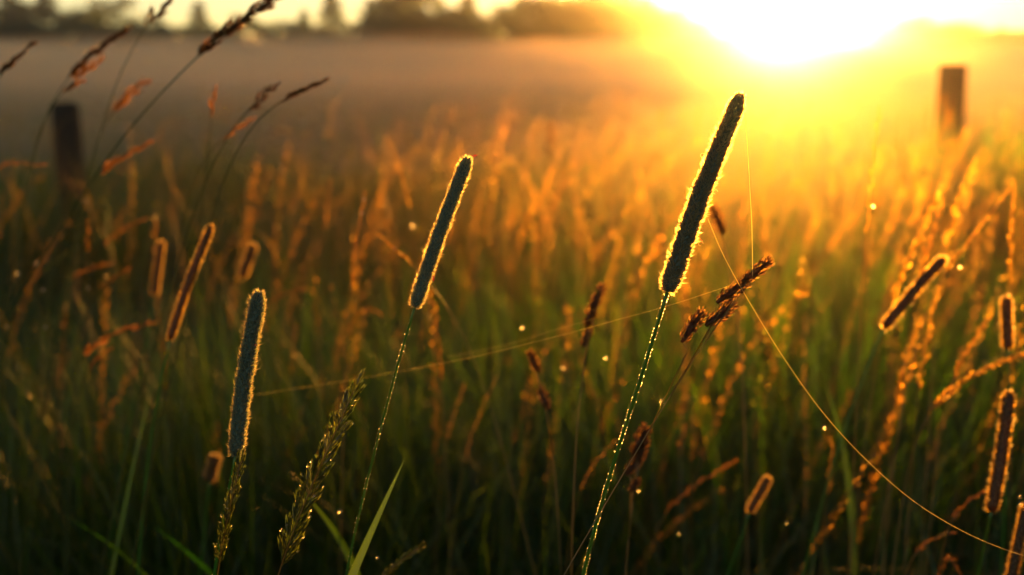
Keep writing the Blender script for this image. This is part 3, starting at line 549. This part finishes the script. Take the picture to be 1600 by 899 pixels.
thread('slanting cobweb thread from the cocksfoot head down to the left, fading out of focus', [(1160, 440, .60), (1050, 476, .63), (950, 504, .68), (850, 531, .71), (720, 562, .76), (560, 592, .81), (400, 617, .86)], .18, 80)
thread('faint second cobweb thread just above the slanting one', [(930, 498, .72), (860, 518, .78), (780, 542, .84), (700, 558, .9)], .16)


# ------------------------------------------------------------------ the meadow
def field_pts(n, y0, y1, kx=.62, wx=.9, keepout=None):
    """random ground points, uniform in area, inside a wedge a little wider than the view"""
    u = rng.random(n); a = kx; b = wx; F = lambda y: a*y*y/2+b*y; t = F(y0)+u*(F(y1)-F(y0)); y = (-b+np.sqrt(b*b+2*a*t))/a
    x = rng.uniform(-1, 1, n)*(a*y+b); return np.stack([x, y, 0*x], -1)
def patch(x, y, s, ph=0): return .5+.25*np.sin(x*s+ph)+.25*np.sin(y*s*1.3+x*s*.6+2+ph)
# leaves: near ones fine, far ones coarser
def leaves_obj(name, mat, n, y0, y1, h0, h1, w0, w1, lean, label, segs=4):
    p = field_pts(n, y0, y1); h = rng.uniform(h0, h1, n)*(.8+.35*patch(p[:, 0], p[:, 1], 2.1)); mb = MB()
    side = np.clip((-p[:, 0]/(p[:, 1]+.5)+.05)*1.6, 0, 1)            # the left side lies over more
    le = rng.gamma(2.2, lean/2.2, n)*(1+side); az = rng.uniform(0, 6.28, n)
    ribbons(mb, p, az, h*(1-.1*side), np.minimum(le, h*1.1), rng.uniform(w0, w1, n), segs, 1.0); o = mb.obj(name, mat); tag(o, label, None, None, 'stuff'); return o
leaves_obj('meadow_grass', 'leaf', 16000, .85, 3.2, .42, .80, .002, .006, .24, 'green leaves of the near meadow grass', 5)
leaves_obj('meadow_grass', 'dryleaf', 2400, .85, 3.2, .35, .74, .002, .006, .25, 'yellowed leaves among the near meadow grass', 5)
leaves_obj('meadow_grass', 'leaf', 22000, 3.2, 8.5, .42, .70, .005, .012, .2, 'green leaves of the meadow grass by the fence', 3)
leaves_obj('meadow_grass', 'dryleaf', 6000, 3.2, 8.5, .42, .72, .004, .010, .2, 'yellowed leaves of the meadow grass by the fence', 3)
leaves_obj('meadow_grass', 'leaf', 40000, 8.5, 60, .12, .32, .02, .05, .15, 'lower grass of the field in the mist', 2)
# lying, tangled grass low on the left, and tufts round the posts
def tuft(mat, n, cx, cy, sx, sy, h0, h1, w0, w1, lean, label):
    p = np.stack([rng.normal(cx, sx, n), rng.normal(cy, sy, n), np.zeros(n)], -1); mb = MB()
    ribbons(mb, p, rng.uniform(0, 6.28, n), rng.uniform(h0, h1, n), rng.gamma(2.2, lean/2.2, n), rng.uniform(w0, w1, n), 5, 1.0); tag(mb.obj('meadow_grass', mat), label, None, None, 'stuff')
tuft('leaf', 2600, -.55, 1.75, .30, .35, .55, .82, .003, .007, .38, 'tangled green grass low on the left')
tuft('dryleaf', 500, -.55, 1.75, .30, .35, .50, .82, .002, .005, .38, 'yellowed grass in the tangle on the left')
tuft('leaf', 3200, -.36, 1.5, .26, .2, .60, .87, .002, .005, .3, 'fine tangled green grass low on the left, nearer')
tuft('leaf', 1800, .35, 1.75, .3, .25, .58, .84, .002, .005, .3, 'fine green grass low on the right')
tuft('leaf', 420, -1.83, 4.35, .22, .18, .60, .84, .006, .012, .2, 'grass tuft hiding the foot of the left post')
tuft('leaf', 420, 2.02, 4.95, .22, .18, .78, 1.02, .006, .012, .2, 'grass tuft hiding the foot of the right post')
# seed stalks past the individual ones: fine stems with feathery heads, joined
def stalk_field(name, mat, hmat, n, y0, y1, hmean, hsd, hl, m, wsp, label):
    p = field_pts(n, y0, y1); p = p[rng.random(n) < np.clip(1.0+(p[:, 0]/p[:, 1]+.10)*2.2, .22, 1)]; n = len(p); h = np.clip(rng.normal(hmean, hsd, n), .45, hmean+1.9*hsd); az = rng.normal(-.2, 1.1, n); ln = rng.gamma(2, .05, n)
    st = MB(); k = 5; s = np.linspace(0, 1, k)
    c = p[:, None] + np.stack([np.cos(az), np.sin(az), 0*az], -1)[:, None]*(ln[:, None, None]*(s**2)[None, :, None]) + np.array([0, 0, 1.])*(h[:, None, None]*s[None, :, None])
    rr = wsp*.13; off = np.array([[1, 0, 0], [-.5, .866, 0], [-.5, -.866, 0]])
    v = (c[:, :, None] + off[None, None]*rr*(1.2-.6*s)[None, :, None, None]).reshape(-1, 3)
    q = []
    for i in range(k-1):
        for j in range(3): q.append([i*3+j, i*3+(j+1) % 3, i*3+3+(j+1) % 3, i*3+3+j])
    st.add(v, None, (np.arange(n)[:, None, None]*k*3+np.array(q)[None]).reshape(-1, 4)); o = st.obj(name, mat); tag(o, label+', stems', None, None, 'stuff')
    hd = MB(); L = hl*rng.uniform(.6, 1.4, n); top = c[:, -1]; d = norm(c[:, -1]-c[:, -2]); bend = np.stack([np.cos(az), np.sin(az), 0*az-.3], -1)*rng.uniform(0, .7, n)[:, None]
    f = np.tile(np.linspace(0, 1, m), n); I = np.repeat(np.arange(n), m); a = rng.uniform(0, 6.28, n*m); rad = np.stack([np.cos(a), np.sin(a), 0*a], -1)
    base = top[I] + d[I]*(L[I]*f)[:, None] + bend[I]*(L[I]*f*f)[:, None] + rad*wsp*.3*rng.uniform(0, 1, (n*m, 1)); dv = norm(d[I]+bend[I]*f[:, None]*1.5+rad*.55+rng.normal(0, .12, (n*m, 3)))
    spikes(hd, base, dv, wsp*rng.uniform(.9, 2.2, n*m), wsp*.34); o = hd.obj(name, hmat); tag(o, label+', seed heads', None, None, 'stuff')
stalk_field('seed_stalks', 'drystem', 'straw', 620, 1.9, 5, .76, .08, .10, 34, .0042, 'pale seed stalks of the meadow')
stalk_field('seed_stalks', 'stem', 'brown', 620, 1.9, 5, .74, .09, .09, 34, .0042, 'brown seed stalks of the meadow')
stalk_field('seed_stalks', 'drystem', 'straw', 360, 5, 8.5, .71, .09, .11, 20, .006, 'pale seed stalks by the fence')
stalk_field('seed_stalks', 'stem', 'brown', 320, 5, 8.5, .69, .10, .10, 20, .006, 'brown seed stalks by the fence')
stalk_field('seed_stalks', 'drystem', 'brown', 350, 8.5, 24, .45, .12, .13, 10, .011, 'seed stalks in the mist')
# individual stalks nearest behind the sharp heads
def proto(kind, seed):
    global rng; keep = rng; rng = np.random.default_rng(seed); r = rng
    nm, mat, lab = {'pale': ('fescue_stalk', 'straw', ''), 'brown': ('bent_grass_stalk', 'brown', ''), 'green': ('rye_grass_stalk', 'greenseed', ''), 'russet': ('foxtail_stalk', 'russet', '')}[kind]
    t = thing(nm, 'x', 'grass', (0, 0, 0)); H = .74; ln = r.uniform(.03, .14); a = r.uniform(-.8, .8); hl = r.uniform(.07, .13)
    full = [[0, 0, 0], [ln*.15, 0, H*.35], [ln*.5, 0, H*.7], [ln, 0, H], [ln+hl*.3, 0, H+hl*.9*(.9)], [ln+hl*r.uniform(.3, .9), 0, H+hl*r.uniform(1.1, 1.7)]]
    sp = smoothpath(full, 40); mb = MB(); tube(mb, sp, np.linspace(.0013, .0005, 40), 4); mb.obj('stem', 'stem' if kind == 'green' else 'drystem', t, (0, 0, 0), True)
    hd = MB(); m = {'pale': 90, 'brown': 110, 'green': 60, 'russet': 80}[kind]; sp_ = sp; q_ = np.sort(r.uniform(27.5, 38.9, m)); f_ = (q_ % 1)[:, None]; i0_ = q_.astype(int); sp = sp_[i0_]*(1-f_)+sp_[i0_+1]*f_; i = np.arange(m); T = norm(sp_[i0_+1]-sp_[i0_]); U, V = frames(T); aa = r.uniform(0, 6.28, m)
    w = {'pale': .0036, 'brown': .0042, 'green': .0034, 'russet': .0036}[kind]; n_ = U[i]*np.cos(aa)[:, None]+V[i]*np.sin(aa)[:, None]
    spikes(hd, sp[i]+n_*w*.35+T[i]*r.uniform(-.003, .003, (m, 1)), T[i]+n_*(.35 if kind != 'brown' else .6)+r.normal(0, .12, (m, 3)), w*r.uniform(1.2, 2.5, m), w*.38); hd.obj('seed_head', mat, t)
    bl = MB(); k = 2; ribbons(bl, np.zeros((k, 3))+sp_[[6, 12]], r.uniform(0, 6.28, k), np.array([.18, .14]), np.array([.12, .14]), np.array([.005, .004]), 4); bl.obj('leaf_blade', 'leaf', t)
    rng = keep; return t
PR = {k: [proto(k, 900+7*i+j) for i in range(4)] for j, k in enumerate(('pale', 'brown', 'green', 'russet'))}
WHAT = {'pale': ('slim pale golden seed stalk', 'pale golden seed stalks'), 'brown': ('feathery brown seed stalk', 'feathery brown seed stalks'), 'green': ('narrow greenish seed stalk', 'narrow greenish seed stalks'), 'russet': ('reddish seed stalk', 'reddish seed stalks')}
ZN = [(330, 'in the dark grass at the left'), (620, 'left of the middle timothy stem'), (880, 'between the middle timothy and the cobweb'), (1060, 'behind the tall stem'), (1290, 'in the glow under the sun'), (9999, 'in the golden grass at the right')]
used = set(); cnt = 0
while cnt < 300:
    y = 1.12 + 1.75*rng.random()**.8; x = rng.uniform(-1, 1)*(.49*y+.12); px = 800 + FPX*x/y
    if px < 520 and rng.random() < .45: continue
    kind = rng.choice(['pale', 'brown', 'green', 'russet'], p=[.36, .32, .18, .14] if px > 420 else [.16, .26, .34, .24])
    j = int(rng.integers(4)); src = PR[kind][j]; zn = next(t for lim, t in ZN if px < lim); lab = WHAT[kind][0]+' '+zn; grp = WHAT[kind][1]+' '+zn
    loc = (x, y, 0); rot = (rng.normal(0, .07), rng.normal(.04, .08), rng.normal(0, .9) if rng.random() < .75 else rng.uniform(0, 6.28)); sc_ = rng.uniform(.84, 1.08)*(1 if y > 1.5 else .93)
    if (kind, j) not in used: used.add((kind, j)); src.location = loc; src.rotation_euler = rot; src.scale = (sc_,)*3; src['label'] = lab; src['group'] = grp
    else: copy_thing(src, loc, rot, sc_, lab, grp)
    cnt += 1
# dewdrops hanging in the grass, each catching the sun
DW = [(817, 512, .95, 4.5, 'bright dewdrop between the blurred cocksfoot and the middle timothy'), (947, 559, .98, 4, 'dewdrop left of the tall stem, under the cobweb line'), (880, 575, 1.05, 3.5, 'dim dewdrop lower left of the one by the tall stem'),
 (1288, 668, .80, 4.5, 'bright dewdrop just left of the sagging cobweb thread'), (1229, 817, .9, 3.5, 'dewdrop low, left of the sagging thread'), (1061, 834, .85, 4, 'dewdrop near the bottom, right of the tall stem'),
 (531, 799, .78, 7, 'large glowing dewdrop on the leaf right of the wet panicle'), (590, 871, .70, 5, 'white sparkling dewdrop at the foot of the broad leaf'), (67, 453, 1.1, 4, 'dewdrop at the far left, beneath the yellow-green panicle'),
 (138, 450, 1.1, 4, 'dewdrop left of the faint russet panicle'), (28, 427, 1.1, 4.5, 'dewdrop nearest the left edge, above the others'), (57, 411, 1.15, 4, 'dewdrop on the yellow-green panicle'), (135, 314, 1.3, 3.5, 'faint dewdrop high in the dark grass at left'),
 (12, 511, 1.1, 3.5, 'faint dewdrop low at the left edge'), (71, 512, 1.1, 3.5, 'faint dewdrop below the left-hand pair'), (998, 767, .80, 4.5, 'dewdrop on the lowest russet cocksfoot clump'), (569, 312, .98, 4.5, 'dewdrop at the tip of the beaded spike left of the middle timothy'),
 (565, 333, .98, 5, 'second dewdrop down the beaded spike left of the middle timothy'), (617, 389, .95, 5, 'dewdrop on the bent timothy head'), (645, 353, 1.3, 4, 'pale dewdrop just left of the middle timothy head'), (1364, 322, .92, 5, 'dewdrop on the beaded spike under the sun'),
 (1594, 788, .85, 4.5, 'dewdrop at the lower right edge'), (1594, 776, .85, 4, 'upper dewdrop of the pair at the right edge'), (1500, 417, .95, 4, 'dewdrop on the long slanting spike at right'), (1034, 627, 1.05, 4.5, 'orange dewdrop just right of the tall stem')]
for x, y, d, r, lab in DW:
    c = P(x, y, d); mb = MB(); v = ICO[0]; a = (v[ICO[1]].sum(1)); a = norm(a); drops(mb, [c], r*.48/FPX*d)
    o = mb.obj('dewdrop', 'dew', None, c, True); tag(o, lab, 'dewdrop', 'dewdrops in the grass')
